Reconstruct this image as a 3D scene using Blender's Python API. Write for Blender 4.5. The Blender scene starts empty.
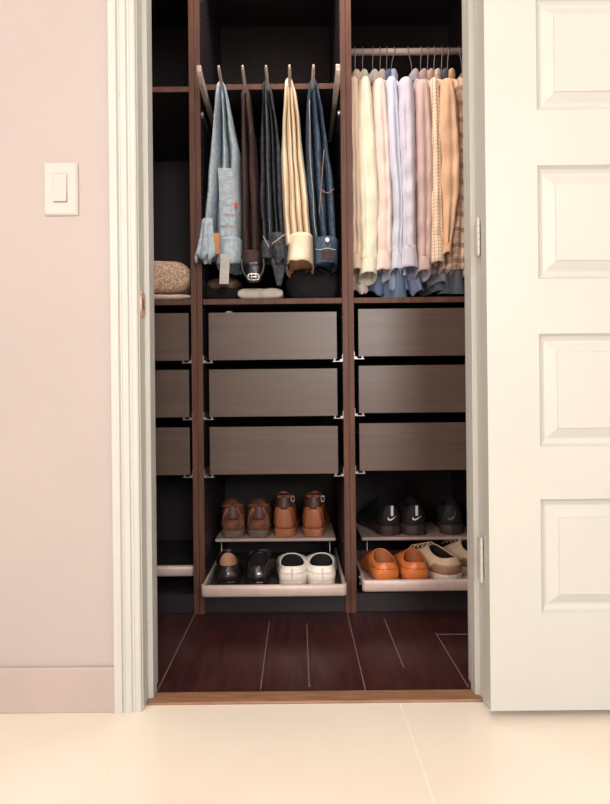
import bpy, math, random
from mathutils import Vector, Matrix, noise
random.seed(7)
PI = math.pi
SC = bpy.context.scene
COL = SC.collection
F = 585.0; H = 0.705

def P(px, py, Y):
    """world point seen at photo pixel (px,py) when it stands Y metres in front of the camera"""
    x0 = px - .01*(py-402); y0 = py + .01*(px-305)
    return Vector(((x0-298)/F*Y, Y, H+(404-y0)/F*Y))

# ------------------------------------------------------------------ materials
MATS = {}
def nt_new(name):
    m = bpy.data.materials.new(name); m.use_nodes = True
    nt = m.node_tree; b = nt.nodes['Principled BSDF']
    MATS[name] = m
    return m, nt, b
def mat(name, col, rough=.6, metal=0, spec=.5, var=.0, scale=20., stretch=(1,1,1), bump=0., col2=None, coat=0, sheen=0):
    m, nt, b = nt_new(name)
    b.inputs['Roughness'].default_value = rough
    b.inputs['Metallic'].default_value = metal
    b.inputs['Specular IOR Level'].default_value = spec
    b.inputs['Coat Weight'].default_value = coat
    b.inputs['Sheen Weight'].default_value = sheen
    if var or col2 or bump:
        tc = nt.nodes.new('ShaderNodeTexCoord'); mp = nt.nodes.new('ShaderNodeMapping')
        mp.inputs['Scale'].default_value = stretch
        nz = nt.nodes.new('ShaderNodeTexNoise'); nz.inputs['Scale'].default_value = scale
        nz.inputs['Detail'].default_value = 5
        nt.links.new(tc.outputs['Object'], mp.inputs[0]); nt.links.new(mp.outputs[0], nz.inputs['Vector'])
        mx = nt.nodes.new('ShaderNodeMix'); mx.data_type = 'RGBA'
        c2 = col2 if col2 else tuple(max(0, c*(1-var)) for c in col)
        mx.inputs[6].default_value = (*col, 1); mx.inputs[7].default_value = (*c2, 1)
        rp = nt.nodes.new('ShaderNodeMapRange'); rp.inputs[1].default_value = .38; rp.inputs[2].default_value = .62
        nt.links.new(nz.outputs['Fac'], rp.inputs[0]); nt.links.new(rp.outputs[0], mx.inputs[0])
        nt.links.new(mx.outputs[2], b.inputs['Base Color'])
        if bump:
            bp = nt.nodes.new('ShaderNodeBump'); bp.inputs['Strength'].default_value = bump; bp.inputs['Distance'].default_value = .002
            nt.links.new(nz.outputs['Fac'], bp.inputs['Height']); nt.links.new(bp.outputs[0], b.inputs['Normal'])
    else:
        b.inputs['Base Color'].default_value = (*col, 1)
    return m
def stripes(name, base, line, axis_periods, width=.2, rough=.8, soft=.05, third=None):
    """checked cloth: thin woven lines on object axes; axis_periods = [(axis index, period, width)]"""
    m, nt, b = nt_new(name)
    b.inputs['Roughness'].default_value = rough
    tc = nt.nodes.new('ShaderNodeTexCoord'); sp = nt.nodes.new('ShaderNodeSeparateXYZ')
    nt.links.new(tc.outputs['Object'], sp.inputs[0])
    cur = None
    for ax, per, wd, colr in axis_periods:
        d = nt.nodes.new('ShaderNodeMath'); d.operation = 'DIVIDE'; d.inputs[1].default_value = per
        nt.links.new(sp.outputs[ax], d.inputs[0])
        fr = nt.nodes.new('ShaderNodeMath'); fr.operation = 'FRACT'; nt.links.new(d.outputs[0], fr.inputs[0])
        lt = nt.nodes.new('ShaderNodeMath'); lt.operation = 'LESS_THAN'; lt.inputs[1].default_value = wd
        nt.links.new(fr.outputs[0], lt.inputs[0])
        h = nt.nodes.new('ShaderNodeMath'); h.operation = 'MULTIPLY'; h.inputs[1].default_value = .6
        nt.links.new(lt.outputs[0], h.inputs[0])
        mx = nt.nodes.new('ShaderNodeMix'); mx.data_type = 'RGBA'
        nt.links.new(h.outputs[0], mx.inputs[0])
        if cur is None: mx.inputs[6].default_value = (*base, 1)
        else: nt.links.new(cur, mx.inputs[6])
        mx.inputs[7].default_value = (*colr, 1)
        cur = mx.outputs[2]
    nt.links.new(cur, b.inputs['Base Color'])
    return m

M_paint = mat('white_paint', (.53,.54,.505), .45, var=.02, scale=6)
M_wall = mat('pink_wall_paint', (.455,.405,.385), .8, var=.03, scale=3, bump=.03)
M_ceil = mat('ceiling_paint', (.85,.82,.78), .9, var=.02, scale=3)
M_base = mat('baseboard_tile', (.46,.385,.36), .45, var=.05, scale=8)
M_tile = mat('cream_tile', (.76,.695,.60), .22, spec=.45, var=.05, scale=2.2, col2=(.79,.735,.635))
M_grout = mat('tile_grout', (.86,.78,.66), .8, var=.05)
M_plank = mat('closet_plank', (.030,.009,.011), .3, spec=.35, col2=(.055,.016,.014), scale=7, stretch=(9,1,1))
M_seam = mat('plank_seam', (.24,.165,.15), .6, var=.1)
M_thr = mat('threshold_wood', (.30,.165,.09), .4, col2=(.20,.10,.055), scale=12, stretch=(1,14,1))
M_panel = mat('shaded_brown_panel', (.015,.0105,.014), .5, col2=(.022,.014,.017), scale=10, stretch=(12,12,.7))  # same black-brown board as the front edges, interior shade put into the colour
M_back = mat('shaded_back_board', (.014,.0085,.013), .6, col2=(.019,.011,.016), scale=6, stretch=(8,8,.6))  # back board in the same finish, colour darkened to stand for inner shade
M_edge = mat('lit_brown_edge', (.135,.062,.042), .5, spec=.25, col2=(.095,.043,.032), scale=10, stretch=(9,9,.5))  # same board again, colour raised to copper where front light falls
M_draw = mat('drawer_front_veneer', (.110,.076,.060), .36, col2=(.096,.065,.052), scale=9, stretch=(.6,1,9))
M_box = mat('drawer_box', (.012,.009,.012), .6, var=.2)
M_metal = mat('brushed_steel', (.36,.33,.32), .35, metal=.8, var=.1, scale=60)
M_rail = mat('champagne_rail', (.66,.53,.48), .42, metal=.15, var=.08, scale=40)
M_arm = mat('satin_rail_arm', (.62,.52,.46), .4, metal=.25, var=.08, scale=40)
M_tray = mat('taupe_tray', (.46,.34,.31), .5, var=.08, scale=30)
M_trayshade = mat('shaded_tray', (.018,.013,.016), .9, var=.2)  # left and middle tray surface, shade painted into the colour
M_plastic = mat('white_switch_plastic', (.53,.50,.46), .35, var=.02)
M_brass = mat('worn_strike_metal', (.62,.40,.30), .4, metal=.3, var=.2, scale=80)

# ------------------------------------------------------------------ mesh building
class MB:
    def __init__(s): s.v = []; s.f = []; s.m = []
    def add(s, vs, fs, mi=0):
        n = len(s.v); s.v += [tuple(v) for v in vs]
        s.f += [tuple(i+n for i in f) for f in fs]; s.m += [mi]*len(fs); return s
    def box(s, x0, x1, y0, y1, z0, z1, mi=0, front=None, bev=0):
        vs = [(x0,y0,z0),(x1,y0,z0),(x1,y1,z0),(x0,y1,z0),(x0,y0,z1),(x1,y0,z1),(x1,y1,z1),(x0,y1,z1)]
        fs = [(0,3,2,1),(4,5,6,7),(1,2,6,5),(2,3,7,6),(3,0,4,7)]
        s.add(vs, fs, mi); n = len(s.v)-8
        s.f.append((n,n+1,n+5,n+4)); s.m.append(mi if front is None else front)
        return s
    def loft(s, rings, cap0=True, cap1=True, mi=0, closed=True):
        n = len(rings[0]); vs = [p for r in rings for p in r]; fs = []
        for i in range(len(rings)-1):
            for j in range(n if closed else n-1):
                k = (j+1) % n
                fs.append((i*n+j, i*n+k, (i+1)*n+k, (i+1)*n+j))
        if cap0: fs.append(tuple(range(n-1,-1,-1)))
        if cap1: fs.append(tuple((len(rings)-1)*n+j for j in range(n)))
        return s.add(vs, fs, mi)
    def tube(s, pts, r, n=10, mi=0, caps=True):
        pts = [Vector(p) for p in pts]; rings = []; up = None
        for i, p in enumerate(pts):
            d = (pts[min(i+1,len(pts)-1)]-pts[max(i-1,0)]).normalized()
            if up is None: up = Vector((0,0,1)) if abs(d.z) < .9 else Vector((0,1,0))
            a = d.cross(up).normalized(); up = a.cross(d).normalized()
            rr = r[i] if isinstance(r, (list,tuple)) else r
            rings.append([p + a*math.cos(t)*rr + up*math.sin(t)*rr for t in [2*PI*k/n for k in range(n)]])
        return s.loft(rings, caps, caps, mi)

BASE = {}
def link(o): COL.objects.link(o); return o
def meta(o, label=None, cat=None, group=None, kind=None):
    if label: o['label'] = label
    if cat: o['category'] = cat
    if group: o['group'] = group
    if kind: o['kind'] = kind
    return o
def root(name, loc, label, cat, group=None, rz=0):
    o = link(bpy.data.objects.new(name, None)); o.location = loc; o.rotation_euler = (0,0,rz)
    o.empty_display_size = .05
    BASE[o.name] = Vector(loc)
    return meta(o, label, cat, group)
def make(name, mb, mats, parent=None, origin=None, smooth=False, bevel=0, sub=0, solid=0, local=False, label=None):
    """one mesh object; coordinates are world ones unless local"""
    if parent is not None:
        base = Vector((0,0,0)) if local else BASE[parent.name]
    else:
        base = Vector(origin) if origin is not None else Vector((0,0,0))
    me = bpy.data.meshes.new(name)
    me.from_pydata([tuple(Vector(v)-base) for v in mb.v], [], mb.f)
    if not isinstance(mats, (list,tuple)): mats = [mats]
    for m in mats: me.materials.append(m)
    for p, i in zip(me.polygons, mb.m): p.material_index = i; p.use_smooth = smooth
    me.validate(); me.update()
    o = link(bpy.data.objects.new(name, me))
    if parent is not None: o.parent = parent; BASE[o.name] = base
    else: o.location = base; BASE[o.name] = base
    if bevel:
        b = o.modifiers.new('bevel','BEVEL'); b.width = bevel; b.segments = 2; b.limit_method = 'ANGLE'; b.angle_limit = .7
    if solid:
        b = o.modifiers.new('solid','SOLIDIFY'); b.thickness = solid; b.offset = 0
    if sub:
        b = o.modifiers.new('sub','SUBSURF'); b.levels = sub; b.render_levels = sub
    if label: o['label'] = label
    return o
def struct(name, mb, mats, **k):
    return meta(make(name, mb, mats, **k), kind='structure')
def lerp(a, b, t): return a+(b-a)*t
def interp(tab, x):
    """table of rows sorted by first column"""
    if x <= tab[0][0]: return tab[0][1:]
    for a, b in zip(tab, tab[1:]):
        if x <= b[0]:
            t = (x-a[0])/(b[0]-a[0]); t = t*t*(3-2*t)*.5+t*.5
            return [lerp(p, q, t) for p, q in zip(a[1:], b[1:])]
    return tab[-1][1:]

# ------------------------------------------------------------------ the room
YW = 1.355; YB = 1.49          # wall faces: room side / closet side
XL, XR = -.364, .428           # door opening
RX0, RX1, RY0, RZ = -1.9, 2.3, -2.6, 2.6
TX = [-.377-.61*2, -.377-.61, -.377, .233, .233+.61, .233+1.22, .233+1.83]
m = MB(); m.box(RX0-.1, RX1+.1, RY0-.1, 1.375, -.06, 0)
g = .0016
for x in TX: m.box(x-g, x+g, RY0, 1.374, -.001, .0004, 1)
for k in range(7):
    y = .755-.61*k
    if y > RY0: m.box(RX0, RX1, y-g, y+g, -.001, .0004, 1)
struct('floor', m, [M_tile, M_grout])
m = MB(); m.box(-.96, .80, 1.427, 2.70, -.06, -.001)
sl = [(-.355,1.43,1.99),(-.10,1.45,1.90),(.021,1.46,1.88),(.159,1.43,1.99),(.275,1.56,1.92),(.415,1.45,1.80)]
for x, a, b in sl: m.box(x-.0011, x+.0011, a, b, -.0015, .0004, 1)
m.box(.415, .54, 1.779, 1.782, -.0015, .0004, 1)
struct('floor_closet', m, [M_plank, M_seam])
m = MB(); m.box(XL-.0, XR+.0, 1.375, 1.427, -.03, .006); struct('trim_threshold', m, M_thr, bevel=.003)
# wall with the doorway, built as one wall
DZ = 2.06
m = MB(); m.box(RX0, XL-.018, YW, YB, 0, RZ); m.box(XR+.018, RX1, YW, YB, 0, RZ); m.box(XL-.018, XR+.018, YW, YB, DZ+.018, RZ)
struct('wall_front', m, M_wall)
m = MB(); m.box(RX0-.1, RX0, RY0-.1, -1.9, 0, RZ); m.box(RX0-.1, RX0, -.6, YB, 0, RZ)
m.box(RX0-.1, RX0, -1.9, -.6, 0, .85); m.box(RX0-.1, RX0, -1.9, -.6, 2.05, RZ); struct('wall_left', m, M_wall)  # opening out of view, added to go with the jamb fill light
m = MB(); m.box(RX1, RX1+.1, RY0-.1, YB, 0, RZ); struct('wall_right', m, M_wall)
# rear wall with a window opening (behind the camera)
WX0, WX1, WZ0, WZ1 = .25, 1.30, 1.15, 2.35
m = MB(); m.box(RX0, WX0, RY0-.1, RY0, 0, RZ); m.box(WX1, RX1, RY0-.1, RY0, 0, RZ)
m.box(WX0, WX1, RY0-.1, RY0, 0, WZ0); m.box(WX0, WX1, RY0-.1, RY0, WZ1, RZ); struct('wall_rear', m, M_wall)
m = MB(); m.box(RX0-.1, RX1+.1, RY0-.1, YB, RZ, RZ+.1); struct('ceiling', m, M_ceil)
# closet shell
m = MB(); m.box(-.96, -.862, YB, 2.7, 0, RZ); struct('wall_closet_left', m, M_wall)
m = MB(); m.box(.70, .80, YB, 2.7, 0, RZ); struct('wall_closet_right', m, M_wall)
m = MB(); m.box(-.862, .70, 2.60, 2.7, 0, RZ); struct('wall_closet_back', m, M_wall)
m = MB(); m.box(-.96, .80, YB, 2.7, RZ, RZ+.1); struct('ceiling_closet', m, M_ceil)
# baseboard
m = MB(); m.box(RX0, XL-.062, YW-.011, YW, 0, .104); struct('baseboard_left', m, M_base, bevel=.002)
m = MB(); m.box(XR+.062, RX1, YW-.011, YW, 0, .104); struct('baseboard_right', m, M_base, bevel=.002)

# casing profile (u from inner edge outwards, d = stand-off from the wall)
prof = [(0,0),(0,.009),(.003,.011),(.012,.011),(.015,.0075),(.019,.0075),(.022,.012),(.034,.0135),(.037,.010),(.040,.010),(.043,.016),(.052,.018),(.059,.018),(.061,.016),(.061,0)]
def casing(name, xin, sgn):
    m = MB(); r0 = []; r1 = []
    for u, d in prof:
        r0.append((xin+sgn*u, YW-d, 0)); r1.append((xin+sgn*u, YW-d, DZ+u))
    if sgn < 0: r0.reverse(); r1.reverse()
    m.loft([r0, r1]); return struct(name, m, M_paint)
casing('trim_casing_left', XL-.003, -1)
casing('trim_casing_right', XR+.003, 1)
m = MB(); m.loft([[(XL-.003-u, YW-d, DZ+u) for u, d in prof], [(XR+.003+u, YW-d, DZ+u) for u, d in prof]])
struct('trim_casing_head', m, M_paint)
# jambs with door stop
def jamb(name, xin, sgn):
    m = MB(); q = xin+sgn*.018
    pts = [(xin,YW-.002),(xin,YW+.042),(xin-sgn*.011,YW+.044),(xin-sgn*.011,YW+.078),(xin-sgn*.008,YW+.082),(xin,YW+.084),(xin,YB+.002),(q,YB+.002),(q,YW-.002)]
    if sgn > 0: pts.reverse()
    m.loft([[(x,y,0) for x,y in pts],[(x,y,DZ+.018) for x,y in pts]])
    return struct(name, m, M_paint)
JL = jamb('trim_jamb_left', XL, -1); JR = jamb('trim_jamb_right', XR, 1)
m = MB(); m.box(XL, XR, YW-.002, YB+.002, DZ, DZ+.018); m.box(XL, XR, YW+.044, YW+.082, DZ-.011, DZ); struct('trim_jamb_head', m, M_paint)
# strike plate on the left jamb
zc = .943
m = MB(); m.loft([[(XL+.0025, YW+.024+.020*math.copysign(abs(math.cos(t))**.6, math.cos(t)), zc+.030*math.copysign(abs(math.sin(t))**.6, math.sin(t))) for t in [2*PI*k/24 for k in range(24)]],
                  [(XL-.001, YW+.024+.021*math.copysign(abs(math.cos(t))**.6, math.cos(t)), zc+.031*math.copysign(abs(math.sin(t))**.6, math.sin(t))) for t in [2*PI*k/24 for k in range(24)]]])
m.box(XL+.002, XL+.003, YW+.014, YW+.030, zc-.012, zc+.012, 1)
make('strike_plate', m, [M_brass, M_draw], JL, label='worn brass-pink strike plate')

# the open door, folded back against the wall
DX0, DX1, DYF, DYB, DB, DT = .4215, 1.185, 1.299, 1.335, .019, 2.045
m = MB()
st = .115
prows = [(.234,.488),(.604,.856),(.977,1.23),(1.353,1.606),(1.725,1.975)]
zs = [DB]+[z for r in prows for z in r]+[DT]
def q(x0,x1,z0,z1,y=DYF): m.add([(x0,y,z0),(x1,y,z0),(x1,y,z1),(x0,y,z1)], [(0,1,2,3)])
q(DX0, DX0+st, DB, DT); q(DX1-st, DX1, DB, DT)
for i in range(0, len(zs), 2): q(DX0+st, DX1-st, zs[i], zs[i+1])
pp = [(0,0),(.002,.003),(.006,.009),(.014,.0135),(.017,.0140),(.020,.0135),(.038,.0045),(.040,.0040),(.0415,.0015)]
for z0, z1 in prows:
    a, b = DX0+st, DX1-st
    rings = [[(a+i,DYF+d,z0+i),(b-i,DYF+d,z0+i),(b-i,DYF+d,z1-i),(a+i,DYF+d,z1-i)] for i, d in pp]
    m.loft(rings, cap0=False, cap1=True)
m.add([(DX0,DYF,DB),(DX0,DYB,DB),(DX0,DYB,DT),(DX0,DYF,DT),(DX1,DYF,DB),(DX1,DYB,DB),(DX1,DYB,DT),(DX1,DYF,DT)],
      [(0,3,2,1),(4,5,6,7),(0,1,5,4),(3,7,6,2),(1,2,6,5)])
door = struct('door_1', m, M_paint)
for i, (ya, yb) in enumerate([(218,253),(540,582)]):
    za = P(481, yb, 1.335).z; zb = P(481, ya, 1.335).z; xk = DX0-.0035; yk = YW-.013
    m = MB(); n = 5
    for k in range(n):
        a = za+(zb-za)*k/n; b = za+(zb-za)*(k+1)/n-.0012
        m.tube([(xk,yk,a),(xk,yk,b)], .0040, 12)
    m.tube([(xk,yk,za-.004),(xk,yk,zb+.004)], .0025, 10)
    m.box(xk-.001, xk+.0012, yk, yk+.03, za, zb)
    make('hinge', m, M_paint, door, smooth=False)

# light switch
c = P(61.5, 189.5, YW)
sw = root('light_switch', (c.x, YW, c.z), 'white rocker light switch on the pink wall left of the doorway', 'light switch')
def rrect(cx, y, cz, w, h, r, n=5):
    pts = []
    for sx, sz, a0 in ((1,1,0),(-1,1,PI/2),(-1,-1,PI),(1,-1,1.5*PI)):
        for k in range(n+1):
            a = a0+PI/2*k/n; pts.append((cx+sx*(w-r)+r*math.cos(a), y, cz+sz*(h-r)+r*math.sin(a)))
    return pts
m = MB(); m.loft([rrect(c.x,YW,c.z,.0395,.0615,.004), rrect(c.x,YW-.004,c.z,.0395,.0615,.004), rrect(c.x,YW-.0068,c.z,.0355,.0575,.004)])
make('cover_plate', m, M_plastic, sw)
m = MB(); m.loft([rrect(c.x,YW-.0066,c.z+.001,.0165,.034,.002), rrect(c.x,YW-.0074,c.z+.001,.0165,.034,.002)])
make('rocker_surround', m, M_tray, sw)
m = MB(); x0, x1 = c.x-.0150, c.x+.0150
m.add([(x0,YW-.0072,c.z-.031),(x1,YW-.0072,c.z-.031),(x1,YW-.0072,c.z+.033),(x0,YW-.0072,c.z+.033),
       (x0,YW-.0125,c.z-.031),(x1,YW-.0125,c.z-.031),(x1,YW-.0085,c.z+.033),(x0,YW-.0085,c.z+.033),
       (x0,YW-.0095,c.z+.001),(x1,YW-.0095,c.z+.001)],
      [(0,3,2,1),(4,5,9,8),(8,9,6,7),(0,1,5,4),(1,2,6,9,5),(2,3,7,6),(3,0,4,8,7)])
make('rocker', m, M_plastic, sw)

# ------------------------------------------------------------------ wardrobes
YF, YK, WT = 1.97, 2.55, 2.36
T = .0185
def hole_dots(m, x, sgn, mi):
    z = .2
    while z < 2.3:
        for y in (YF+.035,):
            m.box(min(x, x+sgn*.0007), max(x, x+sgn*.0007), y-.0025, y+.0025, z-.0025, z+.0025, mi)
        z += .032
def wardrobe(x0, x1, label):
    r = root('wardrobe', ((x0+x1)/2, (YF+YK)/2, 0), label, 'wardrobe', 'three dark wardrobe units side by side')
    for s, xa in ((1,x0+.0005),(-1,x1-T-.0005)):
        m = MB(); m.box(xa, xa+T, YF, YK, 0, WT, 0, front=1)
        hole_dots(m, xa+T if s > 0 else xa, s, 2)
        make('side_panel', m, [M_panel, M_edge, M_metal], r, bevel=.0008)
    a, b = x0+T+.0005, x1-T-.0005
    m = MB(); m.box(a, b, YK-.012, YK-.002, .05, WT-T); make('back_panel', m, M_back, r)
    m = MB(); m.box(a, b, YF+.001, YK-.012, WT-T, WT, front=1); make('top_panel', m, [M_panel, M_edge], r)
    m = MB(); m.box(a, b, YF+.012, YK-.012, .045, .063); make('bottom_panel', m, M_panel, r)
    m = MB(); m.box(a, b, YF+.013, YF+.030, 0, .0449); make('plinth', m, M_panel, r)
    return r, a, b
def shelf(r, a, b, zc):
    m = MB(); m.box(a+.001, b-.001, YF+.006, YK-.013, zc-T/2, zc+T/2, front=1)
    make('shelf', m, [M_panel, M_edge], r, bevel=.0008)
def drawer(r, a, b, zc, h=.163, gap=.020, cloth=None):
    yf = YF+.008
    m = MB(); x0, x1 = a+gap, b-gap
    m.box(x0+.004, x0+.016, yf+.017, YK-.06, zc-h/2+.012, zc+h/2-.045)
    m.box(x1-.016, x1-.004, yf+.017, YK-.06, zc-h/2+.012, zc+h/2-.045)
    m.box(x0+.016, x1-.016, YK-.072, YK-.06, zc-h/2+.012, zc+h/2-.045)
    m.box(x0+.016, x1-.016, yf+.017, YK-.072, zc-h/2+.015, zc-h/2+.023)
    d = make('drawer', m, M_box, r)
    m = MB(); m.box(x0, x1, yf, yf+.0165, zc-h/2, zc+h/2)
    make('drawer_front', m, M_draw, d, bevel=.0012)
    for s, xe in ((1,a),(-1,b)):
        m = MB(); z = zc-h/2-.003
        def bx(u0,u1,y0,y1,z0,z1): m.box(min(xe+s*u0,xe+s*u1), max(xe+s*u0,xe+s*u1), y0,y1,z0,z1)
        bx(0,.002,yf-.004,YK-.07,z-.006,z+.020); bx(.002,.034,yf-.004,yf+.03,z-.006,z-.004)
        bx(.026,.030,yf-.006,yf+.02,z-.004,z+.004); bx(.002,.010,yf-.006,YK-.07,z-.004,z+.002)
        make('runner', m, M_metal, d)
    return d
def shoe_tray(r, a, b, yf, zb=.092, surf=None):
    yb = yf+.50
    m = MB(); m.box(a+.012, b-.012, yf+.02, yb, zb+.004, zb+.010)
    t = make('shoe_tray', m, surf or M_tray, r)
    # front bar: rounded section swept across
    m = MB(); ring = []
    for k in range(20):
        t_ = 2*PI*k/20; ring.append((.0105*math.copysign(abs(math.cos(t_))**.7, math.cos(t_)), .019*math.copysign(abs(math.sin(t_))**.7, math.sin(t_))))
    xs = [a+.002, a+.006, a+.014, b-.014, b-.006, b-.002]; yo = [.014,.004,0,0,.004,.014]
    m.loft([[(x, yf+.010+o+u, zb+.016+v) for u, v in ring] for x, o in zip(xs, yo)])
    make('front_bar', m, M_rail, t, smooth=True)
    for s, xe in ((1,a+.004),(-1,b-.004)):
        m = MB(); m.box(min(xe,xe+s*.010), max(xe,xe+s*.010), yf+.014, yb, zb+.004, zb+.032)
        make('side_rail', m, M_arm, t, bevel=.002)
    for s, xe in ((1,a),(-1,b)):
        m = MB(); m.box(min(xe,xe+s*.004), max(xe,xe+s*.004), YF+.02, YK-.05, zb-.004, zb+.004)
        m.tube([(xe,YF+.03,zb+.018),(xe+s*.004,YF+.03,zb+.018)], .008, 14)
        make('runner', m, M_metal, t)
    return t
WL, wl0, wl1 = wardrobe(-.848, -.338, 'left dark wardrobe unit, mostly hidden by the white door casing')
WM, wm0, wm1 = wardrobe(-.338, .172, 'middle dark wardrobe unit with hanging trousers above three drawers')
WR, wr0, wr1 = wardrobe(.172, .682, 'right dark wardrobe unit with hanging shirts above three drawers')
DZS = [.936, .744, .549]
for r, a, b in ((WL,wl0,wl1),(WM,wm0,wm1),(WR,wr0,wr1)):
    shelf(r, a, b, 1.053)
    for z in DZS: drawer(r, a, b, z+(.008 if r is WR else 0), h=.161, gap={WL:.011, WM:.019, WR:.0155}[r])
shelf(WL, wl0, wl1, 1.772); shelf(WM, wm0, wm1, 1.778)
shoe_tray(WL, wl0, wl1, 2.02, zb=.115, surf=M_trayshade)
shoe_tray(WM, wm0, wm1, 1.865, surf=M_trayshade)
shoe_tray(WR, wr0+.012, wr1, 1.905)
# clothes rail in the right unit
ROD_Y, ROD_Z = 2.26, P(400, 52, 2.26).z
m = MB(); m.tube([(wr0+.002,ROD_Y,ROD_Z),(wr1-.002,ROD_Y,ROD_Z)], .0125, 20)
rod = make('clothes_rail', m, M_rail, WR, smooth=True)
for xe in (wr0, wr1-.004):
    m = MB(); m.tube([(xe,ROD_Y,ROD_Z),(xe+.004,ROD_Y,ROD_Z)], .022, 20); make('rail_socket', m, M_metal, rod)
# pull-out trouser rail
TZ = 1.762; TY0, TY1 = 1.85, 2.32
m = MB(); m.box(wm0+.004, wm1-.004, TY1, TY1+.016, TZ-.016, TZ-.002)
tr = make('trouser_rail', m, M_panel, WM, bevel=.002)
for s, xe in ((1,wm0+.008),(-1,wm1-.008)):
    m = MB()
    prf = [(TY0,.008,.010),(TY0+.012,.004,.016),(TY0+.04,-.006,.017),(TY0+.15,-.014,.016),(TY1,-.012,.010)]
    rings = []
    for y, dz, hz in prf:
        x0_, x1_ = min(xe, xe+s*.015), max(xe, xe+s*.015)
        rings.append([(x0_,y,TZ+dz-hz),(x1_,y,TZ+dz-hz),(x1_,y,TZ+dz+hz),(x0_,y,TZ+dz+hz)])
    m.loft(rings); make('side_arm', m, M_arm, tr, bevel=.003)
    m = MB(); xo = wm0 if s > 0 else wm1
    m.box(min(xo,xo+s*.005), max(xo,xo+s*.005), YF+.03, YK-.1, TZ-.075, TZ-.055); m.tube([(xo,YF+.03,TZ-.065),(xo+s*.007,YF+.03,TZ-.065)], .009, 14)
    make('runner', m, M_metal, tr)
PRX = [P(px, 70, TY0).x for px in (218.5, 242.5, 266, 289.5, 313.5)]
for x in PRX:
    m = MB(); m.tube([(x,TY0,TZ+.014),(x,TY0+.012,TZ+.011),(x,TY0+.05,TZ+.003),(x,TY0+.12,TZ-.004),(x,TY1,TZ-.009)], [.0035,.0052,.0055,.0055,.0055], 12)
    make('prong', m, M_arm, tr, smooth=True)

# ------------------------------------------------------------------ trousers
def denim(name, c, c2, sc=90):
    return mat(name, c, .9, spec=.15, col2=c2, scale=sc, stretch=(1,1,.8), bump=.35)
M_ljean = denim('light_denim', (.47,.56,.61), (.33,.42,.49)); M_ljin = mat('light_denim_inside', (.55,.60,.62), .9, var=.2, scale=80)
M_brown = mat('brown_cotton', (.085,.048,.046), .8, spec=.25, var=.3, scale=30, stretch=(1,1,.3), bump=.2)
M_grey = denim('charcoal_denim', (.085,.092,.108), (.040,.044,.056))
M_yel = mat('cream_corduroy', (.97,.87,.68), .85, spec=.2, col2=(.90,.74,.54), scale=25, stretch=(1,1,.4), bump=.35)
M_yin = mat('cream_inside', (.80,.50,.30), .9, var=.15)
M_bjean = denim('blue_denim', (.088,.135,.195), (.04,.068,.11)); M_bjin = mat('blue_denim_inside', (.20,.22,.26), .9, var=.3)
M_thread = mat('orange_thread', (.50,.27,.16), .8, var=.1)
M_thread2 = mat('pale_thread', (.62,.55,.48), .8, var=.1)
M_red = mat('red_tab', (.6,.05,.04), .7, var=.1)
M_strap = mat('pale_belt_cloth', (.50,.50,.47), .8, var=.12, scale=60)
M_patch = mat('leather_patch', (.62,.26,.10), .7, var=.2)
M_steelb = mat('button_metal', (.8,.78,.74), .3, metal=.7, var=.1)
M_black = mat('black_leather', (.012,.011,.013), .35, var=.3, scale=40)

def garment_ring(cx, hw, yf, yb, z, lobes, groove, seed, n=200, wr=.003):
    """closed ring: lobed front, plain back"""
    r = []; nf = n*2//3
    for k in range(nf):
        u = k/(nf-1); x = cx - hw + 2*hw*u
        uw = u+.045*math.sin(2*PI*u+seed)*4*u*(1-u)+.03*noise.noise(Vector((z*3,seed,0)))*4*u*(1-u)
        s = abs(math.sin(PI*lobes*uw)) if lobes else 1
        edge = (abs(2*u-1))**6*.02
        y = yf + groove*(1-s**.42)*(.55+.45*math.sin(seed*9+int(lobes*uw)*2.1)**2+.3*min(1,abs(z-1.45)*3)) + edge
        y += wr*noise.noise(Vector((x*30, z*9, seed)))*2
        x += wr*noise.noise(Vector((u*4, z*7, seed+5)))*1.5
        r.append(Vector((x, y, z)))
    nb = n-nf
    for k in range(nb):
        u = (k+.5)/nb; r.append(Vector((cx+hw-2*hw*u, yb - .02*(abs(2*u-1))**4, z)))
    return r
def trousers(tab, lobes, groove, mtl, label, yf=1.94, depth=.21, seed=1., seams=(), seam_mat=None, cat='trousers'):
    """tab rows: (py, xl, xr) silhouette at the front of the garment"""
    pc = P((tab[0][1]+tab[0][2])/2, tab[0][0], yf)
    r = root('trousers', (pc.x, yf+depth/2, pc.z), label, cat, 'trousers hung over the pull-out rail')
    c0 = (tab[0][1]+tab[0][2])/2; tab = [tab[0], (tab[0][0]+2.5, c0-4.6, c0+4.6)]+list(tab[1:])
    m = MB(); rings = []; N = 70; y0, y1 = tab[0][0], tab[-1][0]
    for i in range(N+1):
        t = i/N; py = lerp(y0, y1, t); xl, xr = interp(tab, py)
        a = P(xl, py, yf); b = P(xr, py, yf); gr = groove*min(1, t*5)
        f = yf + .025*max(0, 1-t*12)**1.5; a = P(xl, py, f); b = P(xr, py, f)
        rings.append(garment_ring((a.x+b.x)/2, (b.x-a.x)/2, f, yf+depth-.03*max(0,1-t*9), (a.z+b.z)/2, lobes, gr, seed))
    m.loft(rings); make('leg_cloth', m, mtl, r, smooth=True)
    for (u0, ya, yb_) in seams:
        m = MB(); pts = []
        for k in range(24):
            py = lerp(ya, yb_, k/23); xl, xr = interp(tab, py)
            q_ = P(lerp(xl, xr, u0+.02*math.sin(k*.5)), py, yf-.0015); s = abs(math.sin(PI*lobes*u0)) if lobes else 1
            q_.y += 0; pts.append(q_)
        m.tube(pts, .0010, 5); make('seam', m, seam_mat, r, smooth=True)
    return r
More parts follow.
